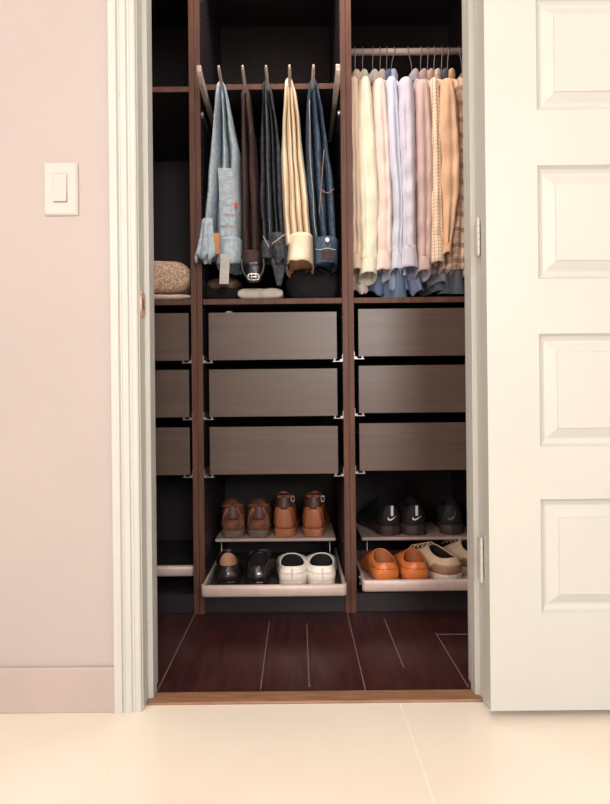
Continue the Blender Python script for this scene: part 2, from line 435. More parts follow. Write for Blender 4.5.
def band(r, name, cx_px, py0, py1, hw0, hw1, yf, yb, mtl, tilt=0., flut=0, seed=0, label=None, nlobe=0, rag=0., amp=.004):
    """open cloth tube (waistband, cuff, hem); py at its front face"""
    m = MB(); rings = []; N = 8; n = 48
    for i in range(N+1):
        t = i/N; py = lerp(py0, py1, t)
        c0 = cx_px if not isinstance(cx_px, (tuple,list)) else lerp(cx_px[0], cx_px[1], t)
        p = P(c0, py, yf); hw = lerp(hw0, hw1, t)*yf/F; ring = []
        for k in range(n):
            a = 2*PI*k/n; ca, sa = math.cos(a), math.sin(a)
            x = p.x + hw*math.copysign(abs(ca)**.8, ca); dy = (yb-yf)/2
            y = yf+dy - dy*math.copysign(abs(sa)**.8, sa)
            z = p.z - tilt*t*(y-yf)
            w = amp*noise.noise(Vector((ca*2.2, sa*2.2+i*.12, seed)))*(.4+t)
            f = flut*t*math.sin(a*nlobe+seed) if flut else 0
            ring.append(Vector((x+ca*(w+f), y-sa*(w+f), z+w*(.6+rag*t))))
        rings.append(ring)
    m.loft(rings, False, False)
    return make(name, m, mtl, r, smooth=True, solid=.0022, label=label)

# 1 light blue jeans with a pale strap
t1 = trousers([(82,217.5,223),(96,213.5,228),(120,210.5,233),(150,207.5,238.5),(180,204.5,239.5),(210,201,240),(240,198.5,240),(250,197.5,239)], 3, .13, M_ljean,
  'light blue jeans, leftmost of the five trousers on the pull-out rail', seed=1.3, seams=((.83,135,235),), seam_mat=M_thread2)
band(t1, 'waistband', (227.5,226.5), 236, 262, 12, 13, 1.927, 2.115, M_ljean, seed=2.2, amp=.008, rag=1.)
band(t1, 'leg_hem', (206.5,203), 218, 258, 4.5, 8.8, 1.905, 1.95, M_ljean, flut=.005, nlobe=5, seed=.7, amp=.008, rag=1.5)
def ribbon(r, name, pts_px, hw, Y, mtl, thick=.003, label=None):
    m = MB(); rings = []
    for px, py in pts_px:
        a = P(px-hw, py, Y); b = P(px+hw, py, Y)
        rings.append([a, b, b+Vector((0,thick,0)), a+Vector((0,thick,0))])
    m.loft(rings); return make(name, m, mtl, r, label=label)
ribbon(t1, 'strap', [(225,254),(225,262),(224.5,272),(224,284)], 4.6, 1.921, M_strap, label='pale strap end hanging below the jeans')
ribbon(t1, 'orange_patch', [(216.5,233),(217,244),(216.5,254)], 2.8, 1.924, M_patch, .002, label='orange leather patch')
ribbon(t1, 'back_pocket', [(225.2,168),(225.8,174),(226.5,192),(227.5,213),(228,236)], 7.4, 1.9375, M_ljean, .003)
m = MB()
for k in (-1,1): m.tube([P(226+k*6.3+q_*.35, 165+q_*4.9, 1.9365) for q_ in range(10)], .0008, 5)
for yy in range(5): m.tube([P(221.5+q_*1.4+yy*.3, 176+yy*7-.3*math.sin(q_), 1.9365) for q_ in range(9)], .0007, 5)
make('pocket_topstitching', m, M_thread2, t1)
ribbon(t1, 'red_tab', [(236,203),(236,208)], 1.6, 1.930, M_red, .002)
ribbon(t1, 'pocket_edge', [(219,214),(219,216)], .1, 1.935, M_thread2)
m = MB(); m.tube([P(219+k*2.1, 214.5-.3*math.sin(k), 1.930) for k in range(9)], .0012, 5); make('pocket_stitching', m, M_thread, t1)
m = MB(); m.tube([P(219+k*2.2, 226-.5*math.sin(k*.7), 1.929) for k in range(9)], .0014, 5); make('pocket_stitching', m, M_thread, t1)
# 2 brown trousers
t2 = trousers([(88,243,247),(105,240.5,250.5),(130,239,254),(160,239,256),(200,239,258.5),(240,239.5,260),(259,239,260)], 2, .10, M_brown,
  'dark brown trousers, second from left on the pull-out rail', yf=1.955, seed=4.1, seams=((.75,130,255),), seam_mat=M_black)
band(t2, 'waistband', (250,250), 250, 266, 10.5, 11, 1.945, 2.115, M_brown, seed=3.3)
# 3 charcoal jeans
t3 = trousers([(80,264.5,268.5),(95,261.5,273),(120,259.5,278),(150,259,281),(200,259,283.5),(230,261,285),(250,262,286)], 4, .11, M_grey,
  'charcoal grey jeans, middle pair of the five on the pull-out rail', yf=1.945, seed=7.7, seams=((.375,105,240),), seam_mat=M_bjin)
band(t3, 'waistband', (276,280), 232, 262, 9.5, 8.5, 1.933, 2.105, M_grey, seed=5.1, amp=.010, rag=1.)
band(t3, 'leg_hem', (266,266.5), 240, 258, 5, 6, 1.937, 2.035, M_grey, seed=6.1, amp=.006)
m = MB(); m.tube([P(272+k*1.6, 244-1.2*k+.4*math.sin(k*3), 1.929) for k in range(9)], .0013, 5); make('pocket_stitching', m, M_thread2, t3)
m = MB(); m.tube([P(263+k*1.2, 236+2.2*k, 1.929) for k in range(6)], .0013, 5); make('pocket_stitching', m, M_thread2, t3)
m = MB(); rings = []
for i in range(14):
    t = i/13; py = 258+27*t; a = P(lerp(270,277,t), py, 1.955); b = P(lerp(286,284-3*t,t), py, 1.955)
    rings.append([a, lerp(a,b,.3)+Vector((0,-.006*math.sin(t*5),0)), lerp(a,b,.65)+Vector((0,.008,0)), b, b+Vector((0,.02,0)), a+Vector((0,.02,0))])
m.loft(rings); make('hanging_flap', m, M_grey, t3, smooth=True)
# 4 cream trousers
t4 = trousers([(78,286.5,292),(92,283,297.5),(120,281,301),(150,280,304),(180,280.5,307),(205,281,310),(232,283,312),(242,284,312.5)], 4, .09, M_yel,
  'cream corduroy trousers with the waist opening hanging down, fourth on the pull-out rail', yf=1.937, seed=9.2)
band(t4, 'waistband', (301,299.5), 232, 259, 12.5, 14.2, 1.923, 2.125, [M_yel], seed=8.4, amp=.007, tilt=.13)
band(t4, 'waist_lining', (300.5,299.5), 243, 259.5, 11.9, 13.4, 1.93, 2.115, [M_yin], seed=8.4, amp=.007, tilt=.14, label='orange-tan inside of the waist')
# 5 blue jeans
t5 = trousers([(79,311,316),(92,307.5,321),(110,306,325),(140,306,330),(180,307,334),(215,309.5,336.5),(240,313,338),(256,315,338)], 3, .12, M_bjean,
  'blue jeans with a round metal button, rightmost of the five trousers', yf=1.94, seed=12.5, seams=((.17,100,235),), seam_mat=M_thread2)
band(t5, 'waistband', (327,327), 236, 262, 12.0, 11.5, 1.927, 2.105, M_bjean, seed=1.9, amp=.006)
m = MB(); b_ = P(327.5, 240, 1.921); m.tube([b_+Vector((0,.006,0)), b_, b_+Vector((0,-.0015,0))], [.0085,.0085,.005], 18); make('button', m, M_steelb, t5, smooth=True, label='silver button')
m = MB(); m.tube([P(324-k*.6, 150+k*8, 1.938) for k in range(9)], .0012, 5); m.tube([P(322+k*1.7, 190+3*math.sin(k*.5), 1.936) for k in range(8)], .0011, 5)
make('pocket_stitching', m, M_thread, t5, smooth=True)
m = MB(); m.tube([P(315.5+k*2.5, 249+.8*math.sin(k), 1.92) for k in range(9)], .0011, 5); make('waist_stitching', m, M_thread2, t5)
ribbon(t5, 'inner_label', [(328,251),(328,259)], 6, 1.921, M_brown, .002, label='brown label on the waistband')

# ------------------------------------------------------------------ things on the shelf boards
SZ = 1.053+T/2
def blob(c, rx, ry, rz, seed, pw=.7, amp=.12, nu=40, nv=20, fr=3.):
    m = MB(); rings = []
    for i in range(nv+1):
        v = -PI/2+PI*i/nv; cv, sv = math.cos(v), math.sin(v); ring = []
        for k in range(nu):
            a = 2*PI*k/nu; ca, sa = math.cos(a), math.sin(a)
            d = Vector((ca*cv, sa*cv, sv)); w = 1+amp*noise.noise(d*fr+Vector((seed,seed*2,0)))
            e = lambda q_: math.copysign(abs(q_)**pw, q_)
            z = e(sv)*rz*(w if sv > 0 else 1)
            ring.append((c[0]+e(ca)*max(cv,.001)**pw*rx*w, c[1]+e(sa)*max(cv,.001)**pw*ry*w, c[2]+z))
        rings.append(ring)
    return m.loft(rings)
def folded(c, hx, hy, hz, layers, seed, mtl, name, label, cat, group=None, slope=0.):
    """folded cloth: layers wrapped round a front fold"""
    r = root(name, (c[0], c[1], c[2]), label, cat, group)
    for l in range(layers):
        m = MB(); rings = []; h = hz/layers; zc_ = c[2]+h*(2*l+1)
        for i in range(22):
            x = -1+2*i/21; ring = []
            for k in range(28):
                a = 2*PI*k/28; ca, sa = math.cos(a), math.sin(a)
                e = lambda q_, p_: math.copysign(abs(q_)**p_, q_)
                end = (1-abs(x)**8*.5)
                z = zc_+h*.96*e(sa,.6)*end - slope*(x+1)*hx*(l+.5*(1+sa))/layers
                y = c[1]+hy*e(ca,.35)*(1-.02*l)
                w = noise.noise(Vector((x*3, y*12, seed+l)))*.006
                ring.append((c[0]+x*hx*(1+.02*math.sin(l*3+seed)), y+w, max(c[2], z+w*.6*(1 if sa>0 else 0))))
            rings.append(ring)
        m.loft(rings); make('folded_layer', m, mtl, r, smooth=True)
    return r
M_sherpa = mat('speckled_tan_knit', (.74,.54,.40), .95, spec=.1, col2=(.33,.21,.15), scale=190, bump=.9)
M_cream = mat('cream_cotton', (.62,.50,.42), .85, var=.12, scale=10)
M_whitec = mat('white_cotton', (.60,.54,.48), .85, var=.12, scale=14)
M_dark = mat('black_cloth', (.012,.010,.013), .9, var=.3, scale=20, bump=.3)
M_dbrown = mat('brown_leather', (.12,.060,.035), .45, var=.4, scale=25)
c = P(140, 298, 2.10)
folded((c.x+.05, 2.10, SZ), .155, .11, .0125, 1, 3.1, M_cream, 'folded_sheet', 'cream folded cloth lying under the speckled tan sweater', 'cloth')
folded((c.x+.048, 2.105, SZ+.0255), .152, .115, .065, 1, 5.1, M_sherpa, 'folded_sweater', 'speckled tan folded knit sweater on the left unit\'s shelf', 'sweater', slope=.04)
# under the trousers
c = P(261, 298, 2.03)
folded((c.x, 2.045, SZ), .075, .055, .021, 1, 1.1, M_whitec, 'folded_shirt', 'off-white folded cloth on the shelf below the charcoal jeans', 'cloth')
c = P(225, 290, 2.10)
bg = root('leather_pouch', (c.x, 2.10, SZ), 'brown leather pouch on the shelf under the light blue jeans', 'pouch')
make('pouch_body', blob((c.x, 2.10, SZ+.048), .066, .05, .048, 3.3, amp=.1), M_dark, bg, smooth=True)
make('pouch_flap', blob((c.x, 2.085, SZ+.066), .060, .04, .022, 6.3, amp=.15), M_dbrown, bg, smooth=True, label='brown rounded flap')
c = P(316, 290, 2.12)
bg = root('duffel_bag', (c.x, 2.14, SZ), 'black soft bag on the shelf beneath the blue jeans', 'bag')
make('bag_body', blob((c.x-.01, 2.14, SZ+.065), .098, .08, .065, 9.3, amp=.16), M_dark, bg, smooth=True)
m = MB(); m.tube([(c.x-.05+.1*k/12, 2.065-.006*math.sin(k*.5), SZ+.10+.02*math.sin(PI*k/12)) for k in range(13)], .004, 8); make('bag_handle', m, M_black, bg, smooth=True)
# belt hanging in the brown trousers' waist, buckle to the front
p0 = P(253, 262, 1.94)
bt = root('belt', (p0.x, p0.y, p0.z), 'black leather belt with silver buckle hanging from the dark brown trousers', 'belt')
m = MB(); rings = []
for i in range(28):
    t = i/27; a = -.35+t*(PI+.7)
    cx_ = P(253.5, 270, 1.94); x = cx_.x - .034*math.cos(a); z = cx_.z+.014 - .048*math.sin(a)
    nx, nz = -math.cos(a), -math.sin(a)
    rings.append([(x,1.917,z),(x,1.951,z),(x+nx*.004,1.951,z+nz*.004),(x+nx*.004,1.917,z+nz*.004)])
m.loft(rings); make('belt_strap', m, M_black, bt)
m = MB(); q0 = P(253.5, 277, 1.911)
ring = [(q0.x+.018*math.copysign(abs(math.cos(a))**.5,math.cos(a)), q0.y, q0.z+.010*math.copysign(abs(math.sin(a))**.5,math.sin(a))) for a in [2*PI*k/24 for k in range(25)]]
m.tube(ring, .0018, 8); m.tube([(q0.x-.017,q0.y-.002,q0.z),(q0.x+.017,q0.y-.002,q0.z)], .002, 8)
m.tube([(q0.x-.006,q0.y-.002,q0.z-.012),(q0.x-.006,q0.y-.002,q0.z+.012)], .0018, 8); m.tube([(q0.x+.008,q0.y-.002,q0.z-.012),(q0.x+.008,q0.y-.002,q0.z+.012)], .0018, 8)
make('buckle', m, M_steelb, bt, smooth=True, label='silver buckle')
make('belt_end', blob((p0.x, 1.955, p0.z-.030), .030, .03, .035, 2.2, amp=.1), M_black, bt, smooth=True)
# cloth peeking over the top drawer
c = P(228.5, 311.5, 2.01)
w = make('rolled_sock', blob((c.x, 2.035, c.z-.014), .016, .03, .018, 2.0, amp=.08), M_whitec, origin=(c.x,2.03,c.z-.03), smooth=True)
meta(w, 'white rolled sock peeking over the middle unit\'s top drawer', 'sock')

# ------------------------------------------------------------------ shirts
def cloth(name, c, var=.06): return mat(name, c, .85, spec=.15, var=var, scale=18, stretch=(1,1,.4), bump=.15)
C = dict(
 peach=cloth('peach_cotton',(.84,.64,.49)), cream=cloth('pale_cream_cotton',(.84,.82,.66)), pink=cloth('pale_pink_cotton',(.84,.70,.64)),
 ice=cloth('ice_blue_cotton',(.68,.73,.86)), lav=cloth('lavender_cotton',(.70,.68,.79)),
 rose=stripes('rose_micro_check',(.62,.46,.43),0,[(0,.006,.35,(.78,.62,.58)),(2,.006,.35,(.78,.62,.58))]),
 check=stripes('cream_check',(.92,.78,.60),0,[(0,.012,.16,(.42,.24,.16)),(2,.012,.16,(.42,.24,.16))]),
 tan=cloth('tan_cotton',(.86,.58,.38),.12),
 plaid=stripes('brown_plaid',(.78,.58,.43),0,[(2,.055,.34,(.16,.085,.07)),(1,.045,.3,(.22,.12,.09)),(2,.0275,.08,(.85,.72,.58)),(0,.03,.2,(.2,.11,.09))]),
 denim=cloth('blue_chambray',(.17,.25,.38),.25), slate=cloth('slate_cotton',(.13,.16,.20),.25),
 white=cloth('white_shirt_cotton',(.88,.85,.84)), mauve=cloth('mauve_cotton',(.74,.57,.52)),
 chamb=cloth('pale_chambray',(.34,.42,.56),.2), slate2=cloth('grey_blue_cotton',(.24,.28,.34),.2),
 bluein=cloth('blue_cuff_inside',(.26,.33,.50)), )
M_wood = mat('orange_wood_hanger', (.55,.22,.10), .45, var=.2, scale=30)
M_redh = mat('dark_red_hanger', (.28,.02,.03), .4, var=.1)
M_whiteh = mat('white_plastic_hanger', (.7,.68,.66), .4, var=.05)
def hanger(hx, mtl, label, lean=0.):
    r = root('clothes_hanger', (hx, ROD_Y, ROD_Z), label, 'hanger', 'hangers on the clothes rail')
    m = MB(); pts = []
    for k in range(15):
        a = -.35*PI + k/14*1.35*PI
        pts.append((hx+lean*.01*math.sin(a*2), ROD_Y-.017*math.cos(a)*.9, ROD_Z+.0165*math.sin(a)))
    pts = pts[::-1]
    # ring goes over the rail in the rail's cross direction; the shank drops from its end
    pts = [(hx, ROD_Y+.0172*math.cos(a), ROD_Z+.0172*math.sin(a)) for a in [(-.05+1.12*k/16)*PI for k in range(17)]]
    pts += [(hx+lean*.004, ROD_Y-.010, ROD_Z-.025),(hx+lean*.008, ROD_Y-.002, ROD_Z-.038),(hx+lean*.010, ROD_Y, ROD_Z-.055),(hx+lean*.014, ROD_Y, ROD_Z-.150)]
    m.tube(pts, .0019, 8); make('hook', m, M_metal, r, smooth=True)
    m = MB(); pts = []; rr = []
    for k in range(25):
        u = -1+2*k/24; pts.append((hx+lean*.014, ROD_Y+.135*u, ROD_Z-.150-.085*abs(u)**1.2)); rr.append(.008+.006*abs(u)**3)
    m.tube(pts, rr, 10); make('hanger_body', m, mtl, r, smooth=True)
    if mtl is not M_whiteh:
        m = MB(); m.tube([(hx+lean*.012,ROD_Y,ROD_Z-.088),(hx+lean*.012,ROD_Y-.001,ROD_Z-.105),(hx+lean*.013,ROD_Y,ROD_Z-.15)], [.005,.010,.012], 12); make('hanger_neck', m, mtl, r, smooth=True)
    return r
def shirt(hpx, tab, cuff, key, label, hem=1.17, inside=None, yf=2.035, seed=1., tx=.021, hang=None, hlabel=None, sleeve=True, cuffw=None, lean=0., flare=0.):
    hx = P(hpx, 60, ROD_Y).x
    hanger(hx, hang or M_whiteh, hlabel, lean)
    r = root('dress_shirt', (hx, ROD_Y, ROD_Z-.1), label, 'shirt', 'shirts hanging on the clothes rail')
    mt = C[key]
    # body
    m = MB(); rings = []; N = 34; zt = ROD_Z-.132
    for i in range(N+1):
        t = i/N; z = lerp(zt, hem, t**1.15); dz = zt-z
        half = min(.050+.125*min(1, dz/.085)**.9, .175)+.02*t
        th = tx*.72*(.65+.35*min(1, dz/.10)) + .002*t + flare*max(0,(t-.8)/.2)**2; ring = []
        for k in range(60):
            a = 2*PI*k/60; ca, sa = math.cos(a), math.sin(a); e = lambda q_, p_: math.copysign(abs(q_)**p_, q_)
            y = ROD_Y+e(ca,.55)*half*(1+.0*t); x = hx+lean*.014+e(sa,.75)*th
            x += (.004+.007*t)*math.sin(y*48+t*2)*min(1,t*3); x += .006*noise.noise(Vector((y*9, z*5, seed)))
            zz = z + (.018*math.cos((y-ROD_Y)*14+seed) if i == N else 0)
            ring.append((x, y, zz))
        rings.append(ring)
    m.loft(rings, True, False); make('shirt_body', m, mt, r, smooth=True)
    # collar round the hanger shank
    m = MB(); rings = []
    for t in (0,.5,1):
        ring = []
        for k in range(28):
            a = 2*PI*k/28; ring.append((hx+lean*.012+math.cos(a)*(.019+.004*math.sin(t*PI)), ROD_Y+math.sin(a)*(.060+.008*t), zt-.012+.040*math.sin(t*PI*.62)-.004*math.cos(2*a)))
        rings.append(ring)
    m.loft(rings, False, False); make('collar', m, mt, r, smooth=True, solid=.003)
    if not sleeve: return r
    # sleeve in front
    m = MB(); rings = []; y0, y1 = tab[0][0]-5, tab[-1][0]; N = 44
    for i in range(N+1):
        t = i/N; py = lerp(y0, y1, t); xl, xr = interp(tab, py); dome = min(1, (t*24+.02))**.5; xl, xr = (xl+xr)/2-(xr-xl)*.56, (xl+xr)/2+(xr-xl)*.56
        a = P(xl, py, yf); b = P(xr, py, yf); cx_ = (a.x+b.x)/2; hw = (b.x-a.x)/2*dome
        dep = lerp(.052,.042,t)*(.35+.65*dome); cy = yf+lerp(.052,.044,t) + .01*(1-dome); ring = []
        for k in range(44):
            an = 2*PI*k/44; ca, sa = math.cos(an), math.sin(an); e = lambda q_, p_: math.copysign(abs(q_)**p_, q_)
            fold = 1+.10*math.sin(an*3+seed*2+t*3)*min(1,t*3)*(.4+.6*t)
            x = cx_+e(ca,.85)*hw; y = cy-e(sa,.9)*dep*fold
            # soft lengthwise crease
            y += .010*math.exp(-((ca-.25*math.sin(seed*5))/.16)**2)*(1 if sa > 0 else 0)*min(1,t*4)
            w = noise.noise(Vector((x*22, z_ if False else py*.06, seed)))*.011*(.4+t)
            ring.append((x+w*.35, y+w, a.z))
        rings.append(ring)
    m.loft(rings); make('sleeve', m, mt, r, smooth=True)
    if cuff:
        py0, py1, cx0, cx1, w0, w1 = cuff; py1 -= 2; w1 += .7
        dY = .088
        cf = band(r, 'cuff', (cx0,cx1), py0, py1, w0, w1, yf-.003, yf+dY, mt, seed=seed*1.7, amp=.004, tilt=.32)
        if inside: band(r, 'cuff_lining', (cx0,cx1), py0+3, py1+.3, w0-.5, w1-.5, yf+.001, yf+dY-.004, C[inside], seed=seed*1.7, amp=.004, tilt=.32, label='bluer inside of the cuff')
        m = MB(); m.tube([P(cx0-w0+2*w0*k/10, py0+.5, yf-.004+.045*abs(2*k/10-1)**3) for k in range(11)], .0012, 5); make('cuff_seam', m, mt, r)
    return r

shirt(355, [(75,350,359),(110,350.5,360),(180,351.5,361.5),(255,352.5,362)], (253,270,357,357,5.2,5.2), 'peach', 'peach cotton shirt, first on the left end of the clothes rail',
      seed=1.1, tx=.014, hang=M_whiteh, hlabel='hanger of the peach shirt at the left end of the rail', hem=1.16, yf=2.03)
shirt(362.5, [(75,361,371),(95,359,373),(140,358.5,376),(200,361,379),(258,362,377.5)], (256,274,369.5,369,8,8), 'cream', 'pale cream shirt, second from the left on the clothes rail',
      seed=2.3, tx=.018, hang=M_wood, hlabel='orange wooden hanger of the pale cream shirt', yf=2.02)
shirt(372.5, [(76,370,378)], None, 'white', 'white shirt with only its shoulder showing behind the cream and pink ones', seed=3.5, tx=.012, sleeve=False,
      hlabel='hanger of the half hidden white shirt', hem=1.17)
shirt(380, [(77,375,386),(100,374,388),(140,375.5,391),(200,379,393),(252,378.5,393)], (249,271,385.5,383.5,7.2,8), 'pink', 'pale pink shirt with a wide cuff, between the cream and ice blue shirts',
      inside='ice', seed=4.2, tx=.016, hlabel='hanger of the pale pink shirt', yf=2.03)
shirt(386.5, [(77,380,386)], None, 'denim', 'blue chambray shirt whose long tail hangs below the others', seed=5.4, tx=.018, sleeve=False,
      hlabel='hanger of the blue chambray shirt', hem=1.085, flare=.03)
shirt(394, [(75,387,398),(110,388.5,400),(150,390.5,402),(200,394,405),(255,392.5,403.5)], (252,270,398,397,5.5,5.2), 'ice', 'ice blue shirt with narrow cuff, left of the lavender shirt',
      inside='bluein', seed=6.6, tx=.016, hlabel='hanger of the ice blue shirt', yf=2.03, lean=-1)
shirt(407.5, [(76,400,414),(100,400.5,416),(150,402,417),(200,403.5,417),(248,404,417)], (245,268,410.5,410.5,7.0,9.2), 'lav', 'lavender shirt with a broad flared cuff in the middle of the rail',
      inside='bluein', seed=7.1, tx=.018, hang=M_redh, hlabel='dark red hanger of the lavender shirt', yf=2.02, lean=1.5)
shirt(420.5, [(78,417,430),(100,416.5,432),(150,417.5,434.5),(200,418.5,434.5),(258,418.5,433)], (256,271,426,425.5,7,6.6), 'rose', 'dusty rose finely checked shirt, right of the lavender one',
      inside='ice', seed=8.9, tx=.018, hlabel='hanger of the dusty rose shirt', yf=2.03)
shirt(427.5, [(78,375,386)], None, 'mauve', 'mauve shirt, only its shoulder and edge showing behind the rose one', seed=3.9, tx=.012, sleeve=False,
      hlabel='hanger of the mauve shirt', hem=1.17)
shirt(434, [(77,431,440),(110,432,442),(180,433,443.5),(240,433,445)], (236,263,439,439.5,6.6,6.8), 'check', 'cream checked shirt with gingham-like cuff, left of the tan shirt',
      inside='mauve', seed=10.3, tx=.014, hlabel='hanger of the cream checked shirt', yf=2.03)
shirt(441.5, [(78,375,386)], None, 'slate', 'slate blue shirt with its dark tail spread on the shelf', seed=13.9, tx=.016, sleeve=False,
      hlabel='hanger of the slate blue shirt', hem=1.085, flare=.03)
shirt(447.5, [(77,442,455),(100,441,459),(150,441.5,462),(185,442.5,462),(215,444.5,457.5),(245,445,453)], (243,254,449,448.5,4.6,4), 'tan', 'tan cotton shirt with a tapering sleeve, near the right end',
      seed=11.8, tx=.018, hlabel='hanger of the tan shirt', yf=2.02)
shirt(458, [(76,456,468),(110,456,471),(180,457,472),(240,452,471),(268,449,470)], None, 'plaid', 'brown plaid shirt partly hidden by the right door jamb',
      seed=12.6, tx=.026, hlabel='hanger of the brown plaid shirt', yf=2.045, hem=1.17, lean=1.5)

# long tails that hang below the other shirts
def tail(r, xt0, xt1, xb0, xb1, pyt, pyb, Y, fl, mtl, seed, amp=.014):
    m = MB(); rings = []; n = 60; N = 16
    for i in range(N+1):
        t = i/N; ring = []
        for k in range(n):
            u = k/(n-1); px = lerp(lerp(xt0,xt1,u), lerp(xb0,xb1,u), t**.8)
            bot = pyb - 5*abs(math.sin(u*fl*1.7+seed)) - 3*noise.noise(Vector((u*4, seed, 0)))
            q_ = P(px, lerp(pyt, min(bot,296.5), t), Y)
            q_.y += amp*(.3+t)*math.sin(u*fl*PI+seed+.6*math.sin(t*3)) ; ring.append(q_)
        rings.append(ring)
    m.loft(rings, False, False, closed=False); make('shirt_tail', m, mtl, r, smooth=True, solid=.003)
SH = {o['label'][:9]: o for o in COL.objects if o.name.startswith('dress_shirt')}
bl = [o for o in COL.objects if o.name.startswith('dress_shirt') and 'chambray' in o['label']][0]
sl_ = [o for o in COL.objects if o.name.startswith('dress_shirt') and 'slate' in o['label']][0]
pe = [o for o in COL.objects if o.name.startswith('dress_shirt') and 'peach' in o['label']][0]
tail(bl, 374, 398, 366, 400, 262, 297, 2.12, 3.2, C['denim'], 1.0)
tail(bl, 390, 410, 389, 402, 262, 293, 2.09, 2.0, C['chamb'], 2.4)
tail(bl, 400, 418, 404, 423, 262, 296, 2.105, 2.6, C['bluein'], 3.9)
tail(sl_, 424, 458, 412, 470, 262, 297, 2.14, 3.6, C['slate'], 5.2)
tail(sl_, 430, 452, 428, 452, 262, 287, 2.11, 2.2, C['slate2'], 6.2)
tail(pe, 353, 366, 352, 368, 266, 296, 2.11, 1.6, C['pink'], 7.7)

# ------------------------------------------------------------------ shoes
WS = [(0,0),(.015,.40),(.04,.58),(.09,.70),(.18,.76),(.32,.74),(.45,.78),(.60,.92),(.72,1.0),(.82,.95),(.90,.78),(.96,.52),(.99,.27),(1,0)]
def wprof(s):
    for a, b in zip(WS, WS[1:]):
        if s <= b[0]:
            return lerp(a[1], b[1], (s-a[0])/(b[0]-a[0]))
    return 0
NS = 22
def outline(L, W, y0=0, prof=wprof, side=1):
    pts = []
    ss = [(1-math.cos(PI*k/NS))/2 for k in range(NS+1)]
    for s in ss: pts.append((W*prof(s)*(1+.0), y0+L*s, s))
    for s in ss[-2:0:-1]: pts.append((-W*prof(s), y0+L*s, s))
    # gentle banana curve of a real last
    return [(x+side*.008*math.sin(s*PI)*(-1), y, s) for x, y, s in pts]
def ell(s): return math.sqrt(max(0, 1-(2*s-1)**2))
SURF = {}
def patch(r, name, hw, v0, v1, mtl, off=.0022, label=None):
    """piece laid on the heel; hw = half width in outline steps at bottom and top"""
    f = SURF[r.name]; m = MB(); rows = []
    for j in range(9):
        t = j/8; h = lerp(hw[0], hw[1], t)
        rows.append([f(-h+2*h*k/16, lerp(v0, v1, t), off) for k in range(17)])
    m.loft(rows, False, False, closed=False); return make(name, m, mtl, r, smooth=True, local=True, solid=.0016, label=label)
def stitch(r, name, pts, mtl, rad=.0011):
    f = SURF[r.name]; m = MB()
    for line in pts: m.tube([f(i, v, .0022) for i, v in line], rad, 6)
    make(name, m, mtl, r, smooth=True, local=True)
